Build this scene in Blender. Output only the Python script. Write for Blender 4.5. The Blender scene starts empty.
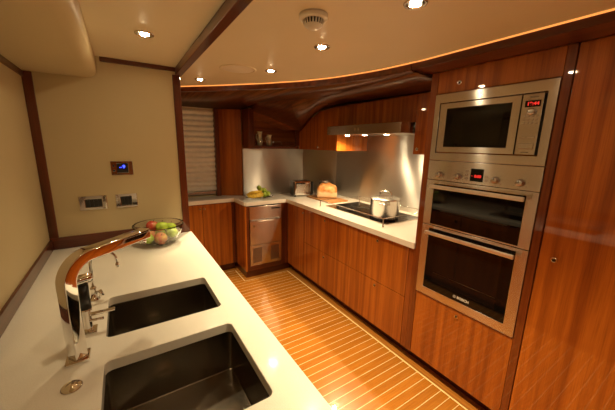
import bpy, bmesh, math, random
from math import sin, cos, pi, radians
from mathutils import Vector, Matrix
random.seed(7)
C = bpy.context.scene.collection

# ------------------------------------------------------------------ materials
def new_mat(name):
    m = bpy.data.materials.new(name); m.use_nodes = True
    nt = m.node_tree; b = nt.nodes['Principled BSDF']
    return m, nt, b

def noise_mix(nt, c1, c2, scale=(10, 10, 10), nscale=1.0, detail=3, lo=.35, hi=.65, vec=None):
    geo = nt.nodes.new('ShaderNodeNewGeometry')
    mp = nt.nodes.new('ShaderNodeMapping'); mp.inputs['Scale'].default_value = scale
    nt.links.new(vec or geo.outputs['Position'], mp.inputs['Vector'])
    n = nt.nodes.new('ShaderNodeTexNoise'); n.inputs['Scale'].default_value = nscale; n.inputs['Detail'].default_value = detail
    nt.links.new(mp.outputs['Vector'], n.inputs['Vector'])
    r = nt.nodes.new('ShaderNodeMapRange'); r.inputs['From Min'].default_value = lo; r.inputs['From Max'].default_value = hi
    nt.links.new(n.outputs['Fac'], r.inputs['Value'])
    mx = nt.nodes.new('ShaderNodeMix'); mx.data_type = 'RGBA'
    mx.inputs[6].default_value = (*c1, 1); mx.inputs[7].default_value = (*c2, 1)
    nt.links.new(r.outputs['Result'], mx.inputs[0])
    return mx.outputs[2], r.outputs['Result']

def plain(name, col, rough=.5, metal=0, var=.06, vscale=6, coat=0, spec=None, bump=0):
    m, nt, b = new_mat(name)
    c2 = tuple(min(1, c*(1+var)) for c in col); c1 = tuple(c*(1-var) for c in col)
    o, f = noise_mix(nt, c1, c2, (vscale,)*3)
    nt.links.new(o, b.inputs['Base Color'])
    b.inputs['Roughness'].default_value = rough; b.inputs['Metallic'].default_value = metal
    b.inputs['Coat Weight'].default_value = coat; b.inputs['Coat Roughness'].default_value = .03
    if spec is not None: b.inputs['Specular IOR Level'].default_value = spec
    if bump:
        bp = nt.nodes.new('ShaderNodeBump'); bp.inputs['Strength'].default_value = bump; bp.inputs['Distance'].default_value = .002
        nt.links.new(f, bp.inputs['Height']); nt.links.new(bp.outputs['Normal'], b.inputs['Normal'])
    return m

def veneer(name, light, dark, axis='z', rough=.16, coat=.6, ribbon=26, fine=260):
    m, nt, b = new_mat(name)
    k = {'x': 0, 'y': 1, 'z': 2}[axis]
    s1 = [ribbon]*3; s1[k] = .7
    s2 = [fine]*3; s2[k] = 7
    a, _ = noise_mix(nt, dark, light, tuple(s1), 1, 2, .34, .66)
    mid = tuple(d*.55 for d in dark)
    c, f = noise_mix(nt, mid, (1, 1, 1), tuple(s2), 1, 3, .2, .55)
    mx = nt.nodes.new('ShaderNodeMix'); mx.data_type = 'RGBA'; mx.blend_type = 'MULTIPLY'; mx.inputs[0].default_value = .35
    nt.links.new(a, mx.inputs[6]); nt.links.new(c, mx.inputs[7])
    nt.links.new(mx.outputs[2], b.inputs['Base Color'])
    b.inputs['Roughness'].default_value = .4; b.inputs['Specular IOR Level'].default_value = .2
    b.inputs['Coat Weight'].default_value = min(1, coat*1.6); b.inputs['Coat Roughness'].default_value = rough*.15
    b.inputs['Coat IOR'].default_value = 1.5
    return m

def steel(name, col=(.62, .60, .57), rough=.26, aniso=.75, tangent=(0, 0, 1), brush=(2, 2, 500)):
    m, nt, b = new_mat(name)
    c1 = tuple(c*.985 for c in col)
    o, f = noise_mix(nt, c1, col, brush, 1, 2, .3, .7)
    nt.links.new(o, b.inputs['Base Color'])
    b.inputs['Metallic'].default_value = 1
    r = nt.nodes.new('ShaderNodeMapRange'); r.inputs['To Min'].default_value = rough*.97; r.inputs['To Max'].default_value = rough*1.03
    nt.links.new(f, r.inputs['Value']); nt.links.new(r.outputs['Result'], b.inputs['Roughness'])
    if aniso:
        b.inputs['Anisotropic'].default_value = aniso
        v = nt.nodes.new('ShaderNodeCombineXYZ')
        for i in range(3): v.inputs[i].default_value = tangent[i]
        nt.links.new(v.outputs[0], b.inputs['Tangent'])
    return m

def emit(name, col, strength):
    m, nt, b = new_mat(name)
    b.inputs['Base Color'].default_value = (.02, .02, .02, 1)
    b.inputs['Emission Color'].default_value = (*col, 1); b.inputs['Emission Strength'].default_value = strength
    return m

WARM = (1.0, .785, .45)
M = {}
M['veneer'] = veneer('ribbon_mahogany_veneer', (.44, .122, .012), (.25, .058, .006))
M['veneer_y'] = veneer('ribbon_mahogany_veneer_lengthwise', (.40, .11, .02), (.22, .05, .01), 'y')
M['veneer_x'] = veneer('ribbon_mahogany_veneer_crosswise', (.40, .11, .02), (.22, .05, .01), 'x')
M['solid'] = veneer('dark_mahogany_trim', (.14, .030, .008), (.07, .014, .004), 'z', .2, .5)
M['stile'] = veneer('mahogany_stile', (.24, .058, .010), (.13, .027, .005), 'z', .2, .5)
M['solid_y'] = veneer('dark_mahogany_trim_lengthwise', (.13, .028, .008), (.07, .013, .004), 'y', .2, .5)
M['solid_x'] = veneer('dark_mahogany_trim_crosswise', (.13, .028, .008), (.07, .013, .004), 'x', .2, .5)
M['soffit'] = veneer('soffit_veneer', (.13, .036, .008), (.055, .013, .003), 'y', .25, .4, 34)
M['dark'] = plain('shadow_gap_black', (.012, .006, .004), .6)
M['cream'] = plain('cream_wall_panel', (.54, .43, .245), .5, 0, .02, 3, 0, .25)
M['ceil'] = plain('cream_ceiling_panel', (.75, .66, .47), .45, 0, .015, 3, .1)
M['white_plastic'] = plain('white_plastic', (.75, .70, .60), .4)
M['handle'] = plain('brushed_handle_steel', (.82, .79, .73), .42, 1, .02)
M['chrome'] = plain('polished_chrome', (.80, .78, .75), .05, 1, .01)
M['satin'] = plain('satin_steel', (.58, .56, .53), .26, 1, .03)
M['steel_r'] = steel('brushed_steel_appliance', (.62, .60, .57), .22, 1, (0, 0, 1), (2, 2, 150))
M['steel_b'] = steel('brushed_steel_backsplash', (.60, .585, .55), .32, 1, (0, 0, 1), (3, 3, 150))
M['steel_bx'] = steel('brushed_steel_backsplash_back', (.60, .585, .55), .32, 1, (0, 0, 1), (3, 3, 150))
M['steel_d'] = steel('brushed_steel_backsplash_corner', (.60, .585, .55), .30, 1, (0, 0, 1), (3, 3, 150))
M['steel_f'] = steel('brushed_steel_fridge', (.66, .60, .54), .20, .95, (0, 0, 1), (3, 3, 150))
M['steel_s'] = steel('sink_steel', (.26, .23, .19), .20, 0, (1, 0, 0), (3, 300, 3))
M['black_glass'] = plain('black_glass', (.004, .0035, .003), .03, 0, .05, 5, 0, .3)
M['black'] = plain('black_plastic', (.012, .012, .012), .3)
M['knob_dark'] = plain('knob_center', (.05, .035, .025), .3, 1)
M['bulb'] = emit('halogen_bulb', (1, .78, .46), 230)
M['hoodbulb'] = emit('hood_halogen_bulb', (1, .78, .48), 160)
M['rope'] = emit('rope_light_glow', (1, .33, .07), 1.1)
M['blue'] = emit('blue_digits', (.03, .05, 1), 5)
M['red'] = emit('red_digits', (1, .03, .02), .8)
M['logo'] = plain('white_print', (.7, .68, .62), .4)
M['print'] = plain('dark_print', (.06, .05, .045), .5)
M['pottery'] = plain('stoneware_jug', (.55, .45, .27), .45, 0, .25, 30)
M['bread'] = None
M['banana'] = plain('banana_skin', (.72, .50, .045), .42, 0, .18, 40)
M['lime'] = plain('lime_skin', (.34, .46, .05), .35, 0, .25, 60)
M['apple_green'] = plain('green_apple_skin', (.36, .50, .05), .25, 0, .2, 40, .2)
M['stem'] = plain('apple_stem', (.07, .035, .015), .7)
M['board'] = veneer('bread_board_wood', (.50, .26, .10), (.36, .16, .055), 'y', .5, 0)
M['blind'] = plain('blind_fabric', (.78, .74, .66), .6, 0, .04, 20)
M['night'] = plain('night_pane_glass', (.01, .012, .015), .05)

m, nt, b = new_mat('white_quartz_worktop')
vo = nt.nodes.new('ShaderNodeTexVoronoi'); vo.inputs['Scale'].default_value = 420
geo = nt.nodes.new('ShaderNodeNewGeometry'); nt.links.new(geo.outputs['Position'], vo.inputs['Vector'])
mr = nt.nodes.new('ShaderNodeMapRange'); mr.inputs['From Min'].default_value = .0; mr.inputs['From Max'].default_value = .55
nt.links.new(vo.outputs['Distance'], mr.inputs['Value'])
mx = nt.nodes.new('ShaderNodeMix'); mx.data_type = 'RGBA'
mx.inputs[6].default_value = (.70, .66, .58, 1); mx.inputs[7].default_value = (.80, .765, .69, 1)
nt.links.new(mr.outputs['Result'], mx.inputs[0]); nt.links.new(mx.outputs[2], b.inputs['Base Color'])
b.inputs['Roughness'].default_value = .13; b.inputs['Coat Weight'].default_value = .3; b.inputs['Coat Roughness'].default_value = .04
M['quartz'] = m

def ramp_skin(name, c1, c2, c3, sc=14, rough=.3, bump=.0):
    m, nt, b = new_mat(name)
    tc = nt.nodes.new('ShaderNodeTexCoord')
    n = nt.nodes.new('ShaderNodeTexNoise'); n.inputs['Scale'].default_value = sc; n.inputs['Detail'].default_value = 4
    nt.links.new(tc.outputs['Object'], n.inputs['Vector'])
    r = nt.nodes.new('ShaderNodeValToRGB'); e = r.color_ramp.elements
    e[0].position = .36; e[0].color = (*c1, 1); e[1].position = .66; e[1].color = (*c3, 1)
    k = e.new(.5); k.color = (*c2, 1)
    nt.links.new(n.outputs['Fac'], r.inputs['Fac']); nt.links.new(r.outputs['Color'], b.inputs['Base Color'])
    b.inputs['Roughness'].default_value = rough
    if bump:
        bp = nt.nodes.new('ShaderNodeBump'); bp.inputs['Strength'].default_value = bump; bp.inputs['Distance'].default_value = .004
        nt.links.new(n.outputs['Fac'], bp.inputs['Height']); nt.links.new(bp.outputs['Normal'], b.inputs['Normal'])
    return m
M['apple_red'] = ramp_skin('red_apple_skin', (.42, .04, .03), (.50, .09, .05), (.55, .25, .08), 22, .25)
M['apple_blush'] = ramp_skin('blushed_apple_skin', (.52, .12, .06), (.55, .22, .08), (.58, .42, .10), 30, .25)
m = ramp_skin('bread_crust', (.36, .12, .025), (.55, .24, .06), (.74, .46, .18), 16, .6, .5)
nt = m.node_tree; b = nt.nodes['Principled BSDF']; src = b.inputs['Base Color'].links[0].from_socket
tc = nt.nodes.new('ShaderNodeTexCoord'); sp = nt.nodes.new('ShaderNodeSeparateXYZ'); nt.links.new(tc.outputs['Object'], sp.inputs[0])
nz = nt.nodes.new('ShaderNodeTexNoise'); nz.inputs['Scale'].default_value = 22; nt.links.new(tc.outputs['Object'], nz.inputs['Vector'])
a1 = nt.nodes.new('ShaderNodeMath'); a1.operation = 'MULTIPLY_ADD'; a1.inputs[1].default_value = .10
nt.links.new(nz.outputs['Fac'], a1.inputs[0]); nt.links.new(sp.outputs['Z'], a1.inputs[2])
mr = nt.nodes.new('ShaderNodeMapRange'); mr.inputs['From Min'].default_value = .115; mr.inputs['From Max'].default_value = .145; mr.inputs['To Min'].default_value = .75; mr.inputs['To Max'].default_value = 0
nt.links.new(a1.outputs[0], mr.inputs['Value'])
mx = nt.nodes.new('ShaderNodeMix'); mx.data_type = 'RGBA'; mx.inputs[7].default_value = (.80, .64, .40, 1)
nt.links.new(mr.outputs['Result'], mx.inputs[0]); nt.links.new(src, mx.inputs[6]); nt.links.new(mx.outputs[2], b.inputs['Base Color'])
M['bread'] = m

m, nt, b = new_mat('clear_glass')
b.inputs['Base Color'].default_value = (.96, .97, .95, 1); b.inputs['Roughness'].default_value = .01
b.inputs['Transmission Weight'].default_value = 1; b.inputs['IOR'].default_value = 1.45
M['glass'] = m

# floor: orange-brown teak planks running across, pale inlay line between them every 61 mm
m, nt, b = new_mat('teak_and_holly_floor')
geo = nt.nodes.new('ShaderNodeNewGeometry'); sp = nt.nodes.new('ShaderNodeSeparateXYZ'); nt.links.new(geo.outputs['Position'], sp.inputs[0])
def mth(op, a, v=None, c=None):
    n = nt.nodes.new('ShaderNodeMath'); n.operation = op
    nt.links.new(a, n.inputs[0])
    if v is not None:
        if hasattr(v, 'is_linked'): nt.links.new(v, n.inputs[1])
        else: n.inputs[1].default_value = v
    return n.outputs[0]
PITCH = .061
yy = mth('ADD', sp.outputs['Y'], 10*PITCH*4 - .786 + .0025)
q = mth('DIVIDE', yy, PITCH)
fr = mth('FRACT', q); fl = mth('FLOOR', q)
isline = mth('LESS_THAN', fr, .068)
wn = nt.nodes.new('ShaderNodeTexWhiteNoise'); wn.noise_dimensions = '1D'; nt.links.new(fl, wn.inputs['W'])
wood, _ = noise_mix(nt, (.37, .125, .013), (.50, .19, .024), (5, 180, 5), 1, 3, .3, .7)
hs = nt.nodes.new('ShaderNodeHueSaturation'); nt.links.new(wood, hs.inputs['Color'])
mr = nt.nodes.new('ShaderNodeMapRange'); mr.inputs['To Min'].default_value = .88; mr.inputs['To Max'].default_value = 1.1
nt.links.new(wn.outputs['Value'], mr.inputs['Value']); nt.links.new(mr.outputs['Result'], hs.inputs['Value'])
mx = nt.nodes.new('ShaderNodeMix'); mx.data_type = 'RGBA'; mx.inputs[7].default_value = (.88, .66, .32, 1)
nt.links.new(isline, mx.inputs[0]); nt.links.new(hs.outputs['Color'], mx.inputs[6]); nt.links.new(mx.outputs[2], b.inputs['Base Color'])
b.inputs['Roughness'].default_value = .25; b.inputs['Coat Weight'].default_value = .6; b.inputs['Coat Roughness'].default_value = .06
M['floor'] = m
M['teak_y'] = veneer('teak_border_board', (.46, .18, .03), (.36, .13, .018), 'y', .25, .6, 60)
M['teak_x'] = veneer('teak_border_board_crosswise', (.46, .18, .03), (.36, .13, .018), 'x', .25, .6, 60)
M['holly'] = plain('holly_inlay', (.88, .66, .32), .3)

# ------------------------------------------------------------------ helpers
def box(bm, x0, x1, y0, y1, z0, z1):
    v = [bm.verts.new((x, y, z)) for z in (z0, z1) for y in (y0, y1) for x in (x0, x1)]
    for f in ((0, 2, 3, 1), (4, 5, 7, 6), (0, 1, 5, 4), (2, 6, 7, 3), (0, 4, 6, 2), (1, 3, 7, 5)):
        bm.faces.new([v[i] for i in f])
    return v

def BX(*a):
    bm = bmesh.new(); box(bm, *a); return bm

def basis(d):
    d = Vector(d).normalized(); a = Vector((0, 0, 1)) if abs(d.z) < .9 else Vector((1, 0, 0))
    s = d.cross(a).normalized(); return s, d.cross(s)

def tube(bm, pts, r, seg=12, cap=True, closed=False):
    pts = [Vector(p) for p in pts]; rings = []; n = len(pts)
    rr = r if isinstance(r, (list, tuple)) else [r]*n
    s = None
    for i, p in enumerate(pts):
        a = pts[(i-1) % n] if (closed or i > 0) else p
        c = pts[(i+1) % n] if (closed or i < n-1) else p
        d = (c-a).normalized()
        if s is None: s, u = basis(d)
        else:
            s = (s - d*s.dot(d)).normalized(); u = d.cross(s)
        rings.append([bm.verts.new(p + (s*cos(2*pi*k/seg)+u*sin(2*pi*k/seg))*rr[i]) for k in range(seg)])
    m = n if closed else n-1
    for i in range(m):
        A, B = rings[i], rings[(i+1) % n]
        for k in range(seg):
            f = bm.faces.new((A[k], A[(k+1) % seg], B[(k+1) % seg], B[k])); f.smooth = True
    if cap and not closed:
        bm.faces.new(rings[0][::-1]); bm.faces.new(rings[-1])
    return bm

def cyl(bm, p, d, r, h, seg=24, r2=None):
    p = Vector(p); d = Vector(d).normalized()
    return tube(bm, [p, p+d*h], [r, r if r2 is None else r2], seg)

def lathe(bm, prof, c=(0, 0, 0), seg=32, axis=(0, 0, 1), sx=1, sy=1, caps=True):
    c = Vector(c); s, u = basis(axis); a = Vector(axis).normalized(); rings = []
    for r, h in prof:
        if r < 1e-5: rings.append([bm.verts.new(c+a*h)])
        else: rings.append([bm.verts.new(c+a*h+(s*cos(2*pi*k/seg)*sx+u*sin(2*pi*k/seg)*sy)*r) for k in range(seg)])
    for A, B in zip(rings, rings[1:]):
        for k in range(seg):
            k2 = (k+1) % seg
            if len(A) == 1 and len(B) == 1: continue
            if len(A) == 1: f = bm.faces.new((A[0], B[k2], B[k]))
            elif len(B) == 1: f = bm.faces.new((A[k], A[k2], B[0]))
            else: f = bm.faces.new((A[k], A[k2], B[k2], B[k]))
            f.smooth = True
    if caps:
        if len(rings[0]) > 1: bm.faces.new(rings[0][::-1])
        if len(rings[-1]) > 1: bm.faces.new(rings[-1])
    return bm

def prism(pts, ax, a0, a1):
    """polygon given in the two other axes, extruded along ax"""
    bm = bmesh.new()
    def mk(p, a):
        if ax == 'x': return (a, p[0], p[1])
        if ax == 'y': return (p[0], a, p[1])
        return (p[0], p[1], a)
    A = [bm.verts.new(mk(p, a0)) for p in pts]; B = [bm.verts.new(mk(p, a1)) for p in pts]
    bm.faces.new(A); bm.faces.new(B[::-1]); n = len(pts)
    for i in range(n): bm.faces.new((A[i], B[i], B[(i+1) % n], A[(i+1) % n]))
    bmesh.ops.recalc_face_normals(bm, faces=bm.faces)
    return bm

def plate(outer, holes, z0, z1):
    bm = bmesh.new()
    for z in (z0, z1):
        es = []
        for lp in [outer]+holes:
            vs = [bm.verts.new((x, y, z)) for x, y in lp]
            es += [bm.edges.new((vs[i], vs[(i+1) % len(vs)])) for i in range(len(vs))]
        bmesh.ops.triangle_fill(bm, use_beauty=True, edges=es)
    bm.verts.ensure_lookup_table()
    n = sum(len(l) for l in [outer]+holes); o = 0
    for lp in [outer]+holes:
        k = len(lp)
        for i in range(k):
            j = (i+1) % k
            bm.faces.new((bm.verts[o+i], bm.verts[o+j], bm.verts[n+o+j], bm.verts[n+o+i]))
        o += k
    bmesh.ops.recalc_face_normals(bm, faces=bm.faces)
    return bm

def rrect(x0, x1, y0, y1, r, n=5):
    o = []
    for cx, cy, a in ((x1-r, y1-r, 0), (x0+r, y1-r, 90), (x0+r, y0+r, 180), (x1-r, y0+r, 270)):
        for i in range(n+1):
            t = radians(a+90*i/n); o.append((cx+r*cos(t), cy+r*sin(t)))
    return o

def wloc(o):
    return (wloc(o.parent) if o.parent else Vector((0, 0, 0))) + o.location

def obj(name, bm, mat, parent=None, bev=0, seg=2, smooth=False, label=None, loc=None, solid=0):
    """bm holds world coordinates; they are moved into the parent's frame. loc: origin of a top-level mesh"""
    off = wloc(parent) if parent else Vector(loc or (0, 0, 0))
    bmesh.ops.translate(bm, verts=bm.verts, vec=-off)
    me = bpy.data.meshes.new(name); bm.to_mesh(me); bm.free()
    if smooth:
        for p in me.polygons: p.use_smooth = True
    o = bpy.data.objects.new(name, me); C.objects.link(o)
    if parent: o.parent = parent
    elif loc: o.location = loc
    me.materials.append(M[mat] if isinstance(mat, str) else mat)
    if solid:
        s = o.modifiers.new('solid', 'SOLIDIFY'); s.thickness = solid; s.offset = 1
    if bev:
        b = o.modifiers.new('bevel', 'BEVEL'); b.width = bev; b.segments = seg; b.limit_method = 'ANGLE'; b.angle_limit = radians(40)
    if label: o['label'] = label
    return o

def thing(name, label, cat, loc, group=None):
    o = bpy.data.objects.new(name, None); C.objects.link(o); o.location = loc; o.empty_display_size = .05
    o['label'] = label; o['category'] = cat
    if group: o['group'] = group
    return o

def tag(o, label, cat, group=None):
    o['label'] = label; o['category'] = cat
    if group: o['group'] = group
    return o

def struct(name, bm, mat, bev=0, **k):
    o = obj(name, bm, mat, None, bev, **k); o['kind'] = 'structure'; return o

def dup(root, delta, label, group=None):
    r = root.copy(); C.objects.link(r); r.location = root.location + Vector(delta); r['label'] = label
    if group: r['group'] = group
    for ch in list(root.children):
        c = ch.copy(); C.objects.link(c); c.parent = r
        for g in ch.children:
            d = g.copy(); C.objects.link(d); d.parent = c
    return r

def text_mesh(s, size, depth=.0006, bold=0):
    cu = bpy.data.curves.new('lettering', 'FONT'); cu.body = s; cu.size = size; cu.align_x = 'CENTER'; cu.align_y = 'CENTER'
    cu.extrude = depth; cu.offset = bold
    o = bpy.data.objects.new('lettering', cu); C.objects.link(o)
    me = bpy.data.meshes.new_from_object(o.evaluated_get(bpy.context.evaluated_depsgraph_get()))
    bm = bmesh.new(); bm.from_mesh(me)
    bpy.data.objects.remove(o); bpy.data.curves.remove(cu); bpy.data.meshes.remove(me)
    return bm

def text_on_x(name, s, x, y, z, size, mat, parent, bold=0):
    """lettering on a face that looks towards -X: reads along -Y"""
    bm = text_mesh(s, size, bold=bold)
    bmesh.ops.transform(bm, verts=bm.verts, matrix=Matrix(((0, 0, -1, x), (-1, 0, 0, y), (0, 1, 0, z), (0, 0, 0, 1))))
    return obj(name, bm, mat, parent)
def text_on_y(name, s, x, y, z, size, mat, parent, bold=0):
    bm = text_mesh(s, size, bold=bold)
    bmesh.ops.transform(bm, verts=bm.verts, matrix=Matrix(((1, 0, 0, x), (0, 0, -1, y), (0, 1, 0, z), (0, 0, 0, 1))))
    return obj(name, bm, mat, parent)

def push_knob(parent, p, d=(-1, 0, 0), r=.0125, name='knob'):
    """round chrome push button latch with a dark centre"""
    k = obj(name, lathe(bmesh.new(), [(r, 0), (r, .005), (r*.85, .008), (r*.62, .0055), (0, .0055)], p, 20, d), 'chrome', parent)
    c = Vector(p)+Vector(d)*.0055
    obj('button', lathe(bmesh.new(), [(r*.5, 0), (r*.45, .0025), (0, .003)], c, 16, d), 'knob_dark', k)
    return k

XO, ZC, YE, ZT = 1.639, .918, 2.158, 2.03

# ------------------------------------------------------------------ room shell
struct('floor', BX(-.45, 2.45, -1.6, 3.7, -.05, 0), 'floor')
struct('wall_left', BX(-.46, -.40, -1.6, 3.7, 0, 2.09), 'cream')
struct('wall_partition', BX(-.40, .366, YE, YE+.045, 0, 2.03), 'cream')
struct('wall_right', BX(2.365, 2.45, -1.6, 3.7, 0, 2.09), 'cream')
struct('wall_front', BX(-.40, 2.365, -1.6, -1.52, 0, 2.09), 'veneer')
bm = bmesh.new()
box(bm, -.40, .60, 3.56, 3.64, 0, 2.0); box(bm, .97, 2.365, 3.56, 3.64, 0, 2.0)
box(bm, .60, .97, 3.56, 3.64, 0, .93); box(bm, .60, .97, 3.56, 3.64, 1.93, 2.0)
struct('wall_back', bm, 'cream')

# curved edge of the ceiling tray (plan points)
C1 = [(-.40, 3.42), (.10, 3.12), (.35, 2.93), (.5, 2.79), (.72, 2.57), (.89, 2.375), (1.03, 2.21), (1.10, 2.11), (1.19, 1.99), (1.31, 1.765), (1.38, 1.56), (1.425, 1.38), (1.445, 1.23), (1.45, 1.175)]
def smooth_curve(pts, n=4):
    out = []
    P = [pts[0]]+pts+[pts[-1]]
    for i in range(1, len(P)-2):
        for k in range(n):
            t = k/n; o = []
            for a in range(len(P[0])):
                p0, p1, p2, p3 = (P[i+j][a] for j in (-1, 0, 1, 2))
                o.append(.5*((2*p1)+(-p0+p2)*t+(2*p0-5*p1+4*p2-p3)*t*t+(-p0+3*p1-3*p2+p3)*t**3))
            out.append(tuple(o))
    out.append(tuple(pts[-1])); return out
CC = smooth_curve(C1)
struct('ceiling', prism([(-.40, -1.52)]+[(x-.012, y-.012) for x, y in CC]+[(1.455, 1.16), (1.455, -1.52)], 'z', ZT, ZT+.05), 'ceil')
struct('trim_1', BX(.4215, .4245, -1.5, 2.80, ZT-.0006, ZT+.001), plain('ceiling_joint', (.52, .42, .29), .5))     # seam between two ceiling panels
# header beam and the post at the end of the partition
struct('trim_2', BX(.345, .385, -1.5, YE+.045, 1.985, 2.0299), 'solid_y', .003)
struct('trim_3', BX(.326, .372, YE-.010, YE+.055, ZC+.001, 1.985), 'solid', .003)
# mahogany trims of the sink corner
struct('trim_4', BX(-.055, .345, YE-.010, YE, 2.004, 2.0299), 'solid_x', .002)
struct('trim_5', BX(-.40, -.358, YE-.012, YE, .99, 1.905), 'solid', .002)
struct('trim_6', BX(-.40, .326, YE-.014, YE, ZC+.001, .990), 'solid_x', .003)
struct('trim_7', BX(-.40, -.388, -1.5, YE-.014, ZC+.001, .982), 'solid_y', .003)
struct('trim_8', BX(-.40, -.390, -1.5, YE-.012, 1.875, 1.906), 'solid_y', .002)
# rounded bulkhead under the ceiling
pts = [(-.40, 2.0299), (-.40, 1.907)]
for i in range(9):
    t = radians(-90+90*i/8); pts.append((-.125+.05*cos(t), 1.957+.05*sin(t)))
pts += [(-.075, 2.0299)]
o = struct('trim_9', prism(pts, 'y', -1.5, YE-.001), 'cream')
for p in o.data.polygons:
    if abs(p.normal.y) < .5: p.use_smooth = True
e = o.modifiers.new('edges', 'EDGE_SPLIT'); e.split_angle = radians(35)
struct('ceiling_back', BX(-.40, 2.365, -1.52, 3.56, 2.085, 2.12), 'ceil')

# rope light and moulding around the curved ceiling edge
def strip(ptsA, ptsB, mat, name, solid=.008):
    bm = bmesh.new()
    A = [bm.verts.new(p) for p in ptsA]; B = [bm.verts.new(p) for p in ptsB]
    for i in range(len(A)-1):
        f = bm.faces.new((A[i], B[i], B[i+1], A[i+1])); f.smooth = True
    bmesh.ops.recalc_face_normals(bm, faces=bm.faces)
    return struct(name, bm, mat, solid=solid)
rl = obj('rope_light', tube(bmesh.new(), [(x+.004, y+.003, ZT-.001) for x, y in CC[4:]] + [(1.462, 1.1, ZT-.001), (1.462, -1.45, ZT-.001)], .0045, 8), 'rope')
tag(rl, 'glowing orange rope light along the curved edge of the cream ceiling', 'light')
ring = []
for x, y in CC: ring.append((x+.012, y+.010))
bm = bmesh.new()
prof = [(0, ZT+.02), (0, 1.990), (.020, 1.986), (.020, ZT+.02)]
rows = []
for i, (x, y) in enumerate(ring):
    a = ring[max(i-1, 0)]; c = ring[min(i+1, len(ring)-1)]
    t = Vector((c[0]-a[0], c[1]-a[1])).normalized(); nrm = Vector((-t.y, t.x))
    if nrm.x+nrm.y < 0: nrm = -nrm
    rows.append([bm.verts.new((x+nrm.x*u, y+nrm.y*u, z)) for u, z in prof])
for A, B in zip(rows, rows[1:]):
    for k in range(4): 
        f = bm.faces.new((A[k], A[(k+1) % 4], B[(k+1) % 4], B[k]))
bm.faces.new(rows[0]); bm.faces.new(rows[-1][::-1]); bmesh.ops.recalc_face_normals(bm, faces=bm.faces)
struct('trim_10', bm, 'solid_x')

# flat soffit between the moulding and the wall / dome
D1 = [(-.40, 3.555, 1.95), (.10, 3.555, 1.95), (.35, 3.555, 1.95), (.66, 3.555, 1.945), (.95, 3.555, 1.95), (1.25, 3.50, 1.955), (1.262, 3.26, 1.96),
      (1.25, 3.08, 1.966), (1.24, 2.86, 1.97), (1.52, 2.29, 1.972), (1.555, 1.93, 1.976), (1.545, 1.63, 1.98), (1.52, 1.38, 1.985), (1.51, 1.186, 1.985)]
DD = smooth_curve(D1)
strip([(x+.03, y+.02, 1.988) for x, y in CC], [(x, y, z) for x, y, z in DD], 'soffit', 'trim_11')
# sloping dome panel behind the soffit edge, down to the open shelf and the cabinet fronts
DC = [(1.255, 3.20, 1.966), (1.24, 2.98, 1.97), (1.25, 2.86, 1.97), (1.30, 2.70, 1.97), (1.40, 2.50, 1.97), (1.52, 2.29, 1.972), (1.542, 2.08, 1.974), (1.555, 1.93, 1.976),
      (1.552, 1.75, 1.978), (1.545, 1.63, 1.98), (1.52, 1.38, 1.985), (1.51, 1.186, 1.985)]
DN = [(1.30, 3.2, 1.945), (1.317, 3.2, 1.915), (1.50, 3.2, 1.865), (1.71, 3.2, 1.80), (1.905, 3.19, 1.73), (1.915, 3.10, 1.765), (1.915, 2.956, 1.86), (1.915, 2.754, 1.930),
      (1.915, 2.42, 1.962), (1.915, 2.0, 1.956), (1.915, 1.6, 1.951), (1.915, 1.186, 1.950)]
strip(smooth_curve(DC), smooth_curve(DN), 'soffit', 'trim_12')
struct('trim_13', BX(1.466, 1.636, -1.5, 1.185, 1.992, 2.045), 'solid_y', .003)   # cornice above the tall cabinets

# window with night glass, wooden frame, behind the blind
w = struct('window_1', BX(.60, .97, 3.615, 3.63, .93, 1.93), 'night')
struct('trim_14', BX(.945, .995, 3.50, 3.558, ZC+.001, 1.945), 'solid', .002)
# blind
bl = thing('window_blind', 'pale pleated blind pulled down over the galley window', 'blind', (.78, 3.54, ZC))
bm = bmesh.new(); n = 16; z0, z1 = .985, 1.935; st = (z1-z0)/n
pf = []
for i in range(n):
    for k in range(7):
        t = k/6; pf.append((3.556-.002-.027*math.sin(pi*min(1, t*1.02))**.8 + .010*t, z0+st*(i+t*.97)))
A = [bm.verts.new((.57, y, z)) for y, z in pf]; B = [bm.verts.new((.945, y, z)) for y, z in pf]
for i in range(len(pf)-1): bm.faces.new((A[i], B[i], B[i+1], A[i+1]))
obj('pleated_fabric', bm, 'blind', bl, smooth=True)
obj('bottom_rail', BX(.57, .944, 3.525, 3.556, .945, .983), 'satin', bl, .004)
obj('head_rail', BX(.57, .944, 3.525, 3.556, 1.936, 1.944), 'white_plastic', bl)
# panel between the window and the backsplash
struct('trim_15', prism([(1.0, 3.545), (1.237, 3.405), (1.237, 3.555), (1.0, 3.555)], 'z', ZC+.001, 1.95), 'veneer')

# floor border boards and inlay lines
struct('trim_16', BX(1.625, 1.72, -1.5, 2.95, .0002, .0012), 'teak_y')
struct('trim_17', BX(1.614, 1.6245, -1.5, 2.945, .0002, .0014), 'holly')
struct('trim_18', BX(1.07, 1.72, 2.951, 3.04, .0002, .0012), 'teak_x')
struct('trim_19', BX(1.07, 1.6245, 2.9455, 2.9505, .0002, .0014), 'holly')
struct('trim_20', BX(.40, 1.13, 3.285, 3.40, .0002, .0012), 'teak_x')
struct('trim_21', BX(.40, 1.05, 3.279, 3.2845, .0002, .0014), 'holly')
struct('trim_22', BX(1.06, 1.069, 2.951, 3.284, .0002, .0012), 'holly')

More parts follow.
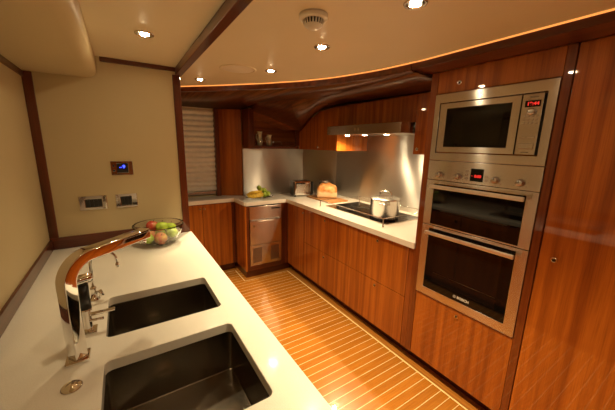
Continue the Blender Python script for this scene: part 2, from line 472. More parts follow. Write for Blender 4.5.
# ------------------------------------------------------------------ island with sinks
SK = [(-.10, .282, 1.056, 1.352), (-.10, .277, .57, .930)]
out = [(-.399, -.9), (.381, -.9), (.381, YE-.0005), (-.399, YE-.0005)]
o = obj('sink_worktop', plate(out, [rrect(*s, .018) for s in SK], ZC-.035, ZC), 'quartz', None, .0025, 2, loc=(0, .6, ZC-.035))
tag(o, 'long white speckled stone worktop with two sink cutouts along the cream wall', 'worktop')
SINKLAB = ['dark steel sink basin nearer the fruit bowl', 'larger dark steel sink basin nearest the viewer, beside the round chrome disc']
for (x0, x1, y0, y1), lab in zip(SK, SINKLAB):
    t = thing('kitchen_sink', lab, 'sink', ((x0+x1)/2, (y0+y1)/2, .70))
    bm = bmesh.new(); zb = .725; zt = ZC-.0352; o_ = .004
    R = rrect(x0-o_, x1+o_, y0-o_, y1+o_, .014, 4); R2 = rrect(x0-o_+.002, x1+o_-.002, y0-o_+.002, y1+o_-.002, .012, 4)
    T = [bm.verts.new((x, y, zt)) for x, y in R]; Bv = [bm.verts.new((x, y, zb)) for x, y in R2]
    F = [bm.verts.new((x, y, zt)) for x, y in rrect(x0-.03, x1+.03, y0-.03, y1+.03, .02, 4)]
    n = len(T)
    cx, cy = x0+.16, (y0+y1)/2+.04
    Dr = [bm.verts.new((cx+.045*cos(math.atan2(v.co.y-cy, v.co.x-cx)), cy+.045*sin(math.atan2(v.co.y-cy, v.co.x-cx)), zb-.010)) for v in Bv]
    for i in range(n):
        j = (i+1) % n
        bm.faces.new((T[i], T[j], Bv[j], Bv[i])); bm.faces.new((F[i], F[j], T[j], T[i])); bm.faces.new((Bv[i], Bv[j], Dr[j], Dr[i]))
    bm.faces.new(Dr); bmesh.ops.recalc_face_normals(bm, faces=bm.faces)
    obj('basin', bm, 'steel_s', t, .004, 3)
    obj('drain', lathe(bmesh.new(), [(.040, 0), (.040, .003), (.030, .004), (.026, .001), (0, .001)], (cx, cy, zb-.0098), 24), 'chrome', t)
isl = thing('sink_cabinet', 'mahogany cabinet carrying the white sink worktop', 'cabinet', (0, .6, 0))
bm = bmesh.new()
box(bm, -.39, -.37, -.88, YE-.01, .1, ZC-.036); box(bm, .33, .35, -.88, YE-.01, .1, ZC-.036)
box(bm, -.37, .33, -.88, -.86, .1, ZC-.036); box(bm, -.37, .33, YE-.03, YE-.01, .1, ZC-.036); box(bm, -.39, .35, -.88, YE-.01, .08, .10)
obj('carcass', bm, 'veneer', isl)
obj('kick_plate', BX(-.36, .30, -.86, YE-.03, 0, .08), 'dark', isl)
for k in range(5):
    y = -.87+k*.604
    d = obj('door', BX(.351, .369, y, min(y+.60, YE-.02), .10, ZC-.045), 'veneer', isl, .002)
    push_knob(d, (.369, y+.05, .80), (1, 0, 0))

# arched square-section faucet
fx, fy = -.165, .985
t = thing('kitchen_faucet', 'tall chrome square-section arched faucet rising between the two sinks', 'faucet', (fx, fy, ZC))
obj('base_plate', BX(fx-.029, fx+.029, fy-.029, fy+.029, ZC, ZC+.010), 'chrome', t, .003)
d = Vector((.80, .60, 0)).normalized(); s = Vector((-d.y, d.x, 0))
path = [(0, ZC+.010), (0, 1.155)]; R = .072
for i in range(1, 11):
    a = radians(9*i); path.append((R-R*cos(a), 1.155+R*sin(a)))
path += [(.16, 1.230), (.268, 1.236)]
bm = bmesh.new(); rows = []
hw, hh = .0205, .017
for i, (u, z) in enumerate(path):
    a = path[max(0, i-1)]; c = path[min(len(path)-1, i+1)]
    tt = Vector((c[0]-a[0], c[1]-a[1])).normalized(); nn = Vector((-tt.y, tt.x))
    P0 = Vector((fx, fy, 0))
    row = []
    for e, g in ((hw, hh), (-hw, hh), (-hw, -hh), (hw, -hh)):
        q = (u+nn.x*g, z+nn.y*g)
        row.append(bm.verts.new(P0+d*q[0]+s*e+Vector((0, 0, q[1]))))
    rows.append(row)
for A, B in zip(rows, rows[1:]):
    for k in range(4):
        f = bm.faces.new((A[k], A[(k+1) % 4], B[(k+1) % 4], B[k])); f.smooth = True
bm.faces.new(rows[0][::-1]); bm.faces.new(rows[-1]); bmesh.ops.recalc_face_normals(bm, faces=bm.faces)
o = obj('spout', bm, 'chrome', t); 
e = o.modifiers.new('bevel', 'BEVEL'); e.width = .004; e.segments = 3; e.limit_method = 'ANGLE'; e.angle_limit = radians(50)
e = o.modifiers.new('edges', 'EDGE_SPLIT'); e.split_angle = radians(40)
tip = Vector((fx, fy, 0))+d*.248
obj('aerator', cyl(bmesh.new(), (tip.x, tip.y, 1.203), (0, 0, 1), .013, .018), 'chrome', t)

# mixer valve with black grip and two levers
mx_, my_ = -.150, 1.125
t = thing('mixer_valve', 'chrome mixer valve with black grip and flat side lever behind the tall faucet', 'mixer tap', (mx_, my_, ZC))
obj('base_plate', BX(mx_-.024, mx_+.024, my_-.024, my_+.024, ZC, ZC+.008), 'chrome', t, .002)
obj('stem', lathe(bmesh.new(), [(.015, .008), (.013, .02), (.013, .075), (.017, .080), (.017, .088)], (mx_, my_, ZC), 24), 'chrome', t)
obj('grip', cyl(bmesh.new(), (mx_, my_, ZC+.088), (0, 0, 1), .0165, .085), 'black', t)
obj('head', tube(bmesh.new(), [(mx_-.030, my_-.008, ZC+.190), (mx_-.026, my_-.007, ZC+.190), (mx_+.022, my_+.007, ZC+.192), (mx_+.030, my_+.009, ZC+.192)], [.013, .0165, .0165, .012], 20), 'chrome', t)
bm = BX(mx_+.010, mx_+.080, my_-.008, my_+.008, ZC+.058, ZC+.066)
obj('lever', bm, 'chrome', t, .002)
obj('side_pin', cyl(bmesh.new(), (mx_+.008, my_-.010, ZC+.045), (1, -.1, 0), .0045, .038, 12), 'chrome', t)

# gooseneck filter tap
gx, gy = -.148, 1.365
t = thing('filter_tap', 'slim chrome gooseneck tap near the wall end of the far sink', 'faucet', (gx, gy, ZC))
obj('base_flange', lathe(bmesh.new(), [(.020, 0), (.020, .004), (.012, .010), (.010, .045), (.012, .05), (.007, .058)], (gx, gy, ZC), 24), 'chrome', t)
pts = [(gx, gy, ZC+.055), (gx+.002, gy, ZC+.13)]
for i in range(13):
    a = radians(180-14*i); pts.append((gx+.045+.043*cos(a), gy, ZC+.155+.045*sin(a)))
pts.append((pts[-1][0]+.004, gy, pts[-1][2]-.022))
obj('gooseneck', tube(bmesh.new(), pts, .006, 12), 'chrome', t)
p = pts[-1]
obj('nozzle', lathe(bmesh.new(), [(.006, 0), (.008, -.006), (.008, -.018), (.005, -.020)], p, 16), 'chrome', t)
obj('handle', tube(bmesh.new(), [(gx+.008, gy-.005, ZC+.030), (gx+.022, gy-.016, ZC+.040), (gx+.028, gy-.022, ZC+.020)], [.005, .008, .010], 12), 'chrome', t)
# pop-up control disc
o = obj('popup_control', lathe(bmesh.new(), [(.024, 0), (.024, .004), (.020, .007), (.013, .006), (.011, .010), (0, .011)], (-.168, .865, ZC), 32), 'chrome', loc=(-.168, .865, ZC))
tag(o, 'round chrome pop-up disc set in the worktop beside the nearer sink', 'waste control')

# fruit bowl
bc = Vector((.158, 1.988, ZC))
t = thing('fruit_bowl', 'round clear glass bowl holding apples on the sink worktop', 'bowl', bc)
prof = [(0, 0), (.05, 0), (.085, .014), (.118, .045), (.136, .085), (.140, .118), (.147, .124), (.146, .129), (.136, .124), (.132, .086), (.114, .049), (.082, .020), (.047, .006), (0, .006)]
t_ = obj('bowl_glass', lathe(bmesh.new(), prof, bc, 48, caps=False), 'glass', t)
def apple(name, p, r, mat, lab, tilt=(0, 0)):
    root = thing(name, lab, 'apple', Vector(p), 'apples in the glass bowl')
    pr = []
    for i in range(17):
        a = pi*i/16; rr = sin(a)*(1+.05*cos(a)); h = -cos(a)*.92
        if i > 12: h -= .30*((i-12)/4)**1.6
        if i < 3: h += .12*(1-i/3)
        pr.append((max(rr*r, 0 if i in (0, 16) else 1e-4), h*r))
    ax = Vector((tilt[0], tilt[1], 1)).normalized()
    obj('apple_skin', lathe(bmesh.new(), pr, p, 24, ax), mat, root)
    top = Vector(p)+ax*r*.60
    obj('stem', tube(bmesh.new(), [top, top+ax*r*.25, top+ax*r*.45+Vector((.002, .001, 0))], [.0015, .0013, .002], 8), 'stem', root)
z = ZC+.008
apple('red_apple', bc+Vector((-.032, .050, .108)), .037, 'apple_red', 'dark red apple highest at the back of the glass bowl', (.3, .1))
apple('red_apple', bc+Vector((-.060, -.010, .066)), .037, 'apple_red', 'dark red apple half hidden behind the tip of the faucet', (-.3, .1))
apple('blushed_apple', bc+Vector((.000, -.066, .051)), .038, 'apple_blush', 'pink and yellow blushed apple at the front of the glass bowl', (.15, -.6))
apple('green_apple', bc+Vector((.018, -.002, .108)), .037, 'apple_green', 'green apple on top in the middle of the glass bowl', (.1, .2))
apple('green_apple', bc+Vector((.074, -.018, .062)), .037, 'apple_green', 'green apple low against the galley side of the glass bowl', (.4, -.2))
apple('green_apple', bc+Vector((.074, .054, .084)), .034, 'apple_green', 'green apple at the far galley side of the glass bowl', (.2, .3))
apple('green_apple', bc+Vector((.010, .048, .045)), .034, 'apple_green', 'green apple buried under the others in the glass bowl', (0, .3))
apple('green_apple', bc+Vector((-.066, -.068, .058)), .030, 'apple_green', 'green apple low at the front of the glass bowl, nearest the faucet', (-.3, -.3))

# wall plates on the partition
def wall_plate(x0, x1, z0, z1, lab, cat, name, inner):
    t = thing(name, lab, cat, ((x0+x1)/2, YE-.002, (z0+z1)/2))
    F = plate([(x0, z0), (x1, z0), (x1, z1), (x0, z1)], [[(inner[0], inner[2]), (inner[1], inner[2]), (inner[1], inner[3]), (inner[0], inner[3])]], 0, .008)
    for v in F.verts: v.co = Vector((v.co.x, YE-v.co.z, v.co.y))
    bmesh.ops.recalc_face_normals(F, faces=F.faces)
    obj('chrome_frame', F, 'chrome', t, .002)
    obj('switch_panel', BX(inner[0]-.002, inner[1]+.002, YE-.005, YE-.0005, inner[2]-.002, inner[3]+.002), 'black', t)
    return t
t = wall_plate(-.064, .054, 1.347, 1.434, 'chrome wall thermostat with a glowing blue digit, above the two switch plates', 'thermostat', 'wall_thermostat', (-.032, .028, 1.362, 1.420))
text_on_y('digits', '9', .006, YE-.0062, 1.398, .026, 'blue', t, .001)
obj('display_mark', BX(-.018, -.006, YE-.0066, YE-.0052, 1.393, 1.396), 'blue', t)
for k in range(2):
    obj('button', lathe(bmesh.new(), [(.007, 0), (.006, .003), (0, .004)], (-.047, YE-.0085, 1.375+k*.03), 16, (0, -1, 0)), 'black', t)
t = wall_plate(-.242, -.102, 1.140, 1.226, 'wide chrome switch plate with a row of dark rockers, nearer the corner post', 'switch', 'wall_switch', (-.212, -.128, 1.156, 1.206))
for k in range(4): obj('rocker', BX(-.209+k*.0205, -.1905+k*.0205, YE-.009, YE-.0051, 1.160, 1.202), 'black', t, .001)
t = wall_plate(-.058, .061, 1.139, 1.226, 'smaller chrome switch plate with dark rockers, below the thermostat', 'switch', 'wall_switch', (-.030, .030, 1.154, 1.210))
for k in range(3): obj('rocker', BX(-.028+k*.019, -.0105+k*.019, YE-.009, YE-.0051, 1.158, 1.206), 'black', t, .001)

# ------------------------------------------------------------------ back and side worktop
YB, YC2, XB = 2.972, 3.297, 1.092
XC = 1.615
out = [(.40, YC2), (XB-.012, YC2), (XB+.003, YB+.02), (XB+.02, YB), (XC, YB), (XC, 1.158), (1.634, 1.158), (1.6345, 1.1675), (2.362, 1.1675), (2.362, 2.98), (2.102, 3.388), (1.238, 3.388), (1.238, 3.402), (1.0, 3.543), (.995, 3.498), (.94, 3.498), (.94, 3.556), (.40, 3.556)]
# cutout for the hob
HB = (1.785, 2.255, 1.56, 2.41)
o = obj('galley_worktop', plate(out, [rrect(HB[0]+.02, HB[1]-.02, HB[2]+.02, HB[3]-.02, .01, 2)], ZC-.045, ZC), 'quartz', None, .013, 4, loc=(1.9, 2.6, ZC-.045))
tag(o, 'white stone worktop turning the corner under hob, toaster and fruit dish', 'worktop')

# backsplash
t = thing('steel_backsplash', 'brushed stainless steel backsplash sheets behind the toaster and the hob', 'backsplash', (2.36, 2.2, ZC))
obj('back_sheet', BX(1.240, 2.100, 3.389, 3.393, ZC+.001, 1.497), 'steel_bx', t)
obj('corner_sheet', prism([(2.101, 3.388), (2.362, 2.981), (2.364, 2.984), (2.104, 3.392)], 'z', ZC+.001, 1.497), 'steel_d', t)
obj('hob_sheet', BX(2.360, 2.364, 1.19, 2.980, ZC+.001, 1.70), 'steel_b', t)

# ------------------------------------------------------------------ base cabinets
def side_cab(name, lab, y0, y1, fronts, knobs, grp=None):
    t = thing(name, lab, 'cabinet', (2.0, (y0+y1)/2, 0), grp)
    bm = bmesh.new()
    box(bm, 1.661, 2.34, y0+.001, y1-.001, .09, .87)
    obj('carcass', bm, 'dark', t)
    obj('kick_plate', BX(1.715, 1.73, y0+.001, y1-.001, .001, .089), 'solid_y', t)
    for (nm, z0, z1), kn in zip(fronts, knobs):
        f = obj(nm, BX(XO, 1.660, y0+.0018, y1-.0018, z0, z1), 'veneer', t, .0015)
        if kn: push_knob(f, (XO-.0005, kn[0], kn[1]))
    return t
Z0, ZS, Z1 = .098, .485, .866
side_cab('corner_cabinet', 'narrow tall-door mahogany base cabinet in the corner beside the steel fridge', 2.595, 2.972, [('door', Z0, Z1)], [(2.625, .815)])
side_cab('drawer_cabinet', 'mahogany base cabinet with two deep drawers below the bread', 1.832, 2.594, [('drawer', Z0, ZS-.002), ('drawer', ZS+.002, Z1)], [(2.213, .438), (2.213, .822)])
side_cab('drawer_cabinet', 'mahogany base cabinet with two deep drawers below the cooking pot, next to the ovens', 1.212, 1.831, [('drawer', Z0, ZS-.002), ('drawer', ZS+.002, Z1)], [(1.505, .447), (1.505, .826)])

t = thing('window_cabinet', 'shallow mahogany cabinet under the window blind', 'cabinet', (.75, 3.45, 0))
obj('carcass', BX(.40, 1.088, 3.322, 3.55, .09, .87), 'dark', t)
obj('kick_plate', BX(.40, 1.088, 3.36, 3.375, .001, .089), 'solid_x', t)
for x0, x1, kx in ((.402, .711, .69), (.715, 1.05, .735)):
    f = obj('door', BX(x0, x1, 3.302, 3.321, .098, .866), 'veneer', t, .0015)
    push_knob(f, (kx, 3.3015, .82), (0, -1, 0))
obj('stile', BX(1.053, 1.088, 3.302, 3.321, .098, .866), 'solid', t, .001)

# steel fridge unit
t = thing('fridge_cabinet', 'mahogany surround of the small steel fridge in the corner', 'cabinet', (1.36, 3.15, 0))
obj('side_panel', BX(1.093, 1.110, YB+.001, 3.38, .098, .868), 'veneer', t)
obj('stile', BX(1.1105, 1.142, YB+.001, YB+.02, .098, .868), 'solid', t, .001)
obj('stile', BX(1.550, 1.637, YB+.001, YB+.02, .098, .868), 'solid', t, .001)
obj('bottom_rail', BX(1.1425, 1.5495, YB+.001, YB+.02, .098, .150), 'solid_x', t, .001)
obj('kick_plate', BX(1.11, 1.70, YB+.045, YB+.06, .001, .096), 'solid_x', t)
obj('kick_plate', BX(1.11, 1.125, YB+.061, 3.34, .001, .096), 'solid_y', t)
t = thing('built_in_fridge', 'small built-in steel fridge with vent grilles at its foot', 'fridge', (1.346, 3.18, .15))
obj('cabinet_body', BX(1.146, 1.546, YB+.021, 3.37, .155, .865), 'dark', t)
f = obj('top_panel', BX(1.147, 1.545, YB-.006, YB+.020, .708, .862), 'steel_f', t, .003)
obj('handle_slot', BX(1.415, 1.522, YB-.009, YB-.0062, .816, .834), 'black', f, .002)
f = obj('fridge_door', BX(1.147, 1.545, YB-.012, YB+.020, .412, .692), 'steel_f', t, .004)
push_knob(f, (1.195, YB-.0122, .635), (0, -1, 0), .014, 'lock')
obj('door_edge', BX(1.143, 1.549, YB-.016, YB-.004, .694, .704), 'satin', f, .002)
f = obj('vent_panel', BX(1.147, 1.545, YB-.006, YB+.020, .156, .400), 'steel_f', t, .003)
obj('panel_edge', BX(1.143, 1.549, YB-.010, YB+.002, .401, .410), 'satin', f, .002)
for xa in (1.180, 1.405):
    bm = bmesh.new()
    for k in range(9): box(bm, xa+k*.0125, xa+k*.0125+.0075, YB-.0072, YB-.0061, .190, .370)
    obj('vent_grille', bm, plain('vent_dark', (.10, .06, .05), .4, .5), f)

# ------------------------------------------------------------------ hob and things on the worktop
t = thing('induction_hob', 'black glass hob with a steel edge set in the worktop', 'hob', (2.02, 1.985, ZC))
obj('glass_plate', BX(HB[0]+.006, HB[1]-.006, HB[2]+.006, HB[3]-.006, ZC+.0003, ZC+.006), 'black_glass', t, .001)
F = plate([(HB[0], HB[2]), (HB[1], HB[2]), (HB[1], HB[3]), (HB[0], HB[3])], [[(HB[0]+.006, HB[2]+.006), (HB[1]-.006, HB[2]+.006), (HB[1]-.006, HB[3]-.006), (HB[0]+.006, HB[3]-.006)]], ZC+.0003, ZC+.007)
obj('steel_edge', F, 'satin', t)
for cx, cy, r in ((1.92, 1.74, .10), (2.13, 1.72, .08), (1.92, 2.22, .08), (2.13, 2.24, .10)):
    bm = bmesh.new(); lathe(bm, [(r, 0), (r, .0004), (r-.002, .0004), (r-.002, 0)], (cx, cy, ZC+.0062), 40, caps=False)
    obj('cooking_zone', bm, plain('zone_print', (.12, .12, .12), .4), t)
t = thing('hob_guard_rail', 'thin chrome guard rail standing around the hob', 'rail', (2.0, 1.98, ZC))
rx0, rx1, ry0, ry1, rz = 1.728, 2.285, 1.545, 2.425, .985
obj('rail', tube(bmesh.new(), [(rx0, ry0, rz), (rx0, ry1, rz), (rx1, ry1, rz), (rx1, ry0, rz)], .0038, 10, closed=True), 'chrome', t)
for p in ((rx0, ry0), (rx0, ry1), (rx1, ry0), (rx1, ry1)):
    obj('post', lathe(bmesh.new(), [(.010, 0), (.010, .003), (.0042, .005), (.0042, rz-ZC)], (p[0], p[1], ZC), 12), 'chrome', t)

pc = Vector((1.945, 1.735, ZC+.0068))
t = thing('cooking_pot', 'large stainless steel cooking pot with lid on the black hob', 'pot', pc)
pr = [(0, 0), (.118, 0), (.124, .004), (.127, .012), (.127, .168), (.131, .171), (.131, .174), (.124, .174), (.122, .168), (.120, .012), (0, .010)]
obj('pot_body', lathe(bmesh.new(), pr, pc, 56, caps=False), M['satin_pot'] if 'satin_pot' in M else 'satin', t)
obj('lid', lathe(bmesh.new(), [(.131, .1745), (.133, .178), (.125, .183), (.09, .195), (.05, .201), (0, .203)], pc, 56, caps=False), 'satin', t)
vd = Vector((-pc.x, -pc.y, 0)).normalized(); sd = Vector((-vd.y, vd.x, 0))
def up(v, h): return pc+v+Vector((0, 0, h))
obj('lid_handle', tube(bmesh.new(), [up(sd*-.048, .196), up(sd*-.048, .222), up(sd*-.040, .236), up(sd*-.024, .240), up(sd*.024, .240), up(sd*.040, .236), up(sd*.048, .222), up(sd*.048, .196)], .0068, 12), 'satin', t)
for sg in (1, -1):
    v = vd*sg
    obj('side_handle', tube(bmesh.new(), [up(v*.126+sd*-.042, .146), up(v*.150+sd*-.042, .150), up(v*.160+sd*-.034, .151), up(v*.162, .151), up(v*.160+sd*.034, .151), up(v*.150+sd*.042, .150), up(v*.126+sd*.042, .146)], .005, 10), 'satin', t)

# bread on a board
o = obj('bread_board', BX(1.90, 2.175, 2.50, 2.97, ZC+.0005, ZC+.016), 'board', None, .003, loc=(2.04, 2.73, ZC))
tag(o, 'wooden board under the bread loaf beside the hob', 'board')
bm = bmesh.new()
rows = []; N1 = 15; L = .245
ctr = Vector((2.045, 2.74, ZC+.0165)); a = radians(-36); ux = Vector((cos(a), sin(a), 0)); uy = Vector((-sin(a), cos(a), 0))
for i in range(N1):
    u = -1+2*i/(N1-1); e = (1-abs(u)**5)**.45 if abs(u) < 1 else 0
    sc = .80+.20*e
    row = []
    for k in range(28):
        th = 2*pi*k/28; c, s_ = cos(th), sin(th)
        x = abs(c)**.6*(1 if c >= 0 else -1)*.062; zz = s_
        if zz < 0: h = .085+abs(zz)**.35*-.085
        else:
            h = .085+abs(zz)**.8*((.095+.008*sin(u*9))*(1-.55*abs(u)**3)); x *= 1.0+.20*math.exp(-((h-.115)/.03)**2)
        wob = 1+.04*sin(k*1.7+i*.9)
        row.append(bm.verts.new(ctr+ux*(u*L/2)+uy*(x*sc*wob)+Vector((0, 0, h*(.93+.07*e) if zz > 0 else h))))
    rows.append(row)
for A, B in zip(rows, rows[1:]):
    for k in range(28):
        f = bm.faces.new((A[k], A[(k+1) % 28], B[(k+1) % 28], B[k])); f.smooth = True
bm.faces.new(rows[0][::-1]); bm.faces.new(rows[-1]); bmesh.ops.recalc_face_normals(bm, faces=bm.faces)
o = obj('bread_loaf', bm, 'bread', loc=tuple(ctr)); tag(o, 'golden crusty tin loaf of bread on the wooden board', 'bread')
o.modifiers.new('sub', 'SUBSURF').render_levels = 1

# canister behind the bread
cc = Vector((2.205, 3.02, ZC))
t = thing('storage_canister', 'small dark canister with steel lid standing behind the bread loaf', 'canister', cc)
obj('canister_body', lathe(bmesh.new(), [(.062, .001), (.064, .006), (.064, .165)], cc, 32), plain('canister_dark_steel', (.16, .14, .11), .25, .8), t)
obj('lid', lathe(bmesh.new(), [(.066, .165), (.066, .187), (.060, .192), (0, .193)], cc, 32), 'satin', t)

# toaster
tc = Vector((1.905, 3.085, ZC)); a = radians(-14); ux = Vector((cos(a), sin(a), 0)); uy = Vector((-sin(a), cos(a), 0))
def tb(x0, x1, y0, y1, z0, z1):
    bm = bmesh.new(); vs = box(bm, x0, x1, y0, y1, z0, z1)
    for v in vs: v.co = tc+ux*v.co.x+uy*v.co.y+Vector((0, 0, v.co.z))
    return bm
t = thing('toaster', 'polished chrome toaster with black end in the corner of the worktop', 'toaster', tc)
obj('body', tb(-.125, .095, -.08, .08, .014, .195), 'chrome', t, .02, 4)
obj('end_cap', tb(.0955, .128, -.078, .078, .014, .188), 'black', t, .018, 4)
obj('end_cap', tb(-.137, -.1255, -.078, .078, .014, .190), 'black', t, .005, 3)
obj('side_panel', tb(-.095, .070, -.0835, -.0805, .045, .160), 'satin', t, .001)
for s_ in (-1, 1):
    obj('bread_slot', tb(-.10, .072, s_*.034-.014, s_*.034+.014, .1955, .1975), 'black', t)
obj('lever', tb(.1285, .150, -.03, .0, .120, .132), 'chrome', t, .003)
obj('browning_dial', cyl(bmesh.new(), tc+ux*.1285+Vector((0, 0, .06))-uy*.03, ux, .016, .012), 'chrome', t)
for sx in (-.11, .10):
    for sy in (-.06, .06): obj('foot', tb(sx-.012, sx+.012, sy-.012, sy+.012, .0005, .0138), 'black', t)

# fruit dish with bananas and limes
dc = Vector((1.345, 3.145, ZC))
t = thing('fruit_dish', 'shallow oval glass dish of bananas and limes on the corner worktop', 'dish', dc)
obj('dish_glass', lathe(bmesh.new(), [(0, 0), (.05, 0), (.10, .010), (.165, .026), (.172, .024), (.172, .029), (.16, .031), (.10, .016), (.05, .006), (0, .006)], dc, 40, sx=.62, sy=1.0, caps=False), 'glass', t)
for i, (x0, y0, z0_, x1, y1, z1_, bow) in enumerate([(-.175, -.065, .042, .02, -.070, .046, .02), (-.17, -.022, .052, .035, -.035, .060, .022), (-.155, .024, .058, .04, .008, .068, .02), (-.15, -.045, .086, .02, -.035, .092, .018)]):
    pts = []; rr = []
    for k in range(11):
        u = k/10; pts.append((dc.x+x0+(x1-x0)*u, dc.y+y0+(y1-y0)*u-bow*sin(pi*u), ZC+z0_+(z1_-z0_)*u))
        rr.append(.018*min(1, .25+2.2*min(u, 1-u)**.8) if 0 < k < 10 else .005)
    o = obj('banana', tube(bmesh.new(), pts, rr, 10), 'banana', loc=tuple(dc))
    tag(o, ['yellow banana lowest at the front of the dish', 'yellow banana in the middle of the bunch in the dish', 'yellow banana at the back of the bunch in the dish', 'yellow banana lying on top of the bunch in the dish'][i], 'banana', 'bananas in the dish')
LIM = [(.055, -.02, .045, 'green lime at the front of the dish beside the bananas'), (.105, -.01, .050, 'green lime at the outer end of the dish, toward the toaster'), (.03, .04, .090, 'green lime on top of the heap, nearest the bananas'),
       (.075, .03, .088, 'green lime on top of the heap, toward the toaster'), (.10, .05, .055, 'green lime at the back of the dish'), (.01, .03, .12, 'topmost green lime of the heap in the dish')]
for x, y, z_, lab in LIM:
    o = obj('lime', lathe(bmesh.new(), [(0, -.036), (.012, -.033), (.024, -.022), (.030, 0), (.024, .022), (.012, .033), (.004, .038), (0, .039)], dc+Vector((x, y, z_)), 20, (random.random()-.5, random.random()-.5, .5)), 'lime', loc=tuple(dc+Vector((x, y, z_))))
    tag(o, lab, 'lime', 'limes in the dish')

# ------------------------------------------------------------------ upper cabinets
XU = 1.92
prof = [(2.424, 1.50), (3.195, 1.50), (3.195, 1.715), (3.10, 1.755), (2.956, 1.848), (2.754, 1.920), (2.424, 1.950)]
t = thing('wall_cabinet', 'dark mahogany wall cabinet between the open shelf and the hood', 'cabinet', (2.1, 2.8, 1.5))
obj('carcass', prism(prof, 'x', XU+.021, 2.355), 'veneer', t)
d_ = obj('door', prism([(y-(.002 if y > 3 else -.002), z_) for y, z_ in prof], 'x', XU, XU+.020), 'veneer', t, .0015)
push_knob(d_, (XU-.0005, 2.775, 1.535))
t = thing('wall_cabinet', 'wide low mahogany wall cabinet above the extractor hood', 'cabinet', (2.1, 1.95, 1.74))
obj('carcass', BX(XU+.021, 2.355, 1.474, 2.422, 1.752, 1.942), 'veneer', t)
obj('door', BX(XU, XU+.020, 1.474, 2.422, 1.742, 1.945), 'veneer', t, .0015)
t = thing('wall_cabinet', 'narrow mahogany wall cabinet between the hood and the oven tower', 'cabinet', (2.1, 1.34, 1.5))
obj('carcass', BX(XU+.021, 2.355, 1.17, 1.471, 1.50, 1.942), 'veneer', t)
d_ = obj('door', BX(XU, XU+.020, 1.17, 1.471, 1.50, 1.945), 'veneer', t, .0015)
push_knob(d_, (XU-.0005, 1.435, 1.54))

t = thing('extractor_hood', 'slim brushed steel extractor hood with three lit lamps above the hob', 'hood', (2.05, 1.95, 1.657))
obj('hood_body', BX(1.94, 2.355, 1.476, 2.420, 1.665, 1.740), 'steel_r', t)
obj('hood_underside', BX(1.796, 2.353, 1.490, 2.418, 1.659, 1.664), 'satin', t)
f = obj('front_panel', BX(1.780, 1.795, 1.490, 2.420, 1.657, 1.740), 'steel_r', t, .003)
obj('front_drawer', BX(1.796, 1.935, 1.492, 2.418, 1.6645, 1.738), 'steel_r', t)
for k in range(2):
    obj('switch', BX(1.7765, 1.7795, 1.94+k*.045, 1.962+k*.045, 1.688, 1.712), 'chrome', f, .001)
for y in (2.275, 2.03, 1.76):
    l = obj('lamp', lathe(bmesh.new(), [(.034, 0), (.034, -.004), (.027, -.005), (.025, -.002), (0, -.002)], (1.93, y, 1.6588), 24), 'chrome', t)
    obj('bulb', lathe(bmesh.new(), [(.024, 0), (.022, -.003), (0, -.005)], (1.93, y, 1.6566), 20), 'hoodbulb', l)

# open shelf in the back corner
t = thing('open_shelf', 'open mahogany corner shelf with a small rail holding two jugs', 'shelf', (1.6, 3.3, 1.5))
obj('side_post', BX(1.245, 1.312, 3.202, 3.383, 1.50, 1.945), 'solid', t, .002)
obj('shelf_board', BX(1.313, 1.918, 3.202, 3.555, 1.502, 1.538), 'solid_x', t, .002)
obj('side_post', BX(1.880, 1.918, 3.202, 3.24, 1.539, 1.735), 'solid', t, .002)
obj('back_panel', BX(1.313, 2.34, 3.535, 3.555, 1.539, 1.94), 'veneer_x', t)
obj('top_panel', prism([(1.313, 1.915), (1.50, 1.862), (1.71, 1.797), (1.879, 1.735), (1.879, 1.742), (1.71, 1.805), (1.50, 1.87), (1.313, 1.925)], 'y', 3.203, 3.534), 'veneer_y', t)
obj('side_panel', BX(1.295, 1.312, 3.384, 3.534, 1.539, 1.94), 'veneer', t)
t = thing('shelf_rail', 'thin chrome gallery rail along the front of the open shelf', 'rail', (1.6, 3.22, 1.538))
obj('rail', cyl(bmesh.new(), (1.335, 3.225, 1.584), (1, 0, 0), .0025, .54, 10), 'chrome', t)
for x in (1.338, 1.50, 1.68, 1.872): obj('post', cyl(bmesh.new(), (x, 3.225, 1.5385), (0, 0, 1), .0025, .046, 10), 'chrome', t)
def jug(x, y, h, lab):
    c = Vector((x, y, 1.5385)); k = h/.16
    t = thing('stoneware_jug', lab, 'jug', c, 'jugs on the open shelf')
    pr = [(0, 0), (.026, 0), (.032, .010), (.036, .035), (.033, .060), (.026, .090), (.025, .120), (.031, .145), (.034, .158), (.031, .160), (.024, .140), (.021, .12), (.028, .06), (0, .008)]
    obj('jug_body', lathe(bmesh.new(), [(r*.95, z*k) for r, z in pr], c, 28, caps=False), 'pottery', t)
    obj('handle', tube(bmesh.new(), [c+Vector((-.024, -.005, .135*k)), c+Vector((-.046, -.010, .125*k)), c+Vector((-.052, -.012, .09*k)), c+Vector((-.034, -.008, .055*k))], .005, 10), 'pottery', t)
jug(1.435, 3.32, .165, 'taller pale stoneware jug near the post of the open shelf')
jug(1.565, 3.33, .130, 'shorter pale stoneware jug on the open shelf')

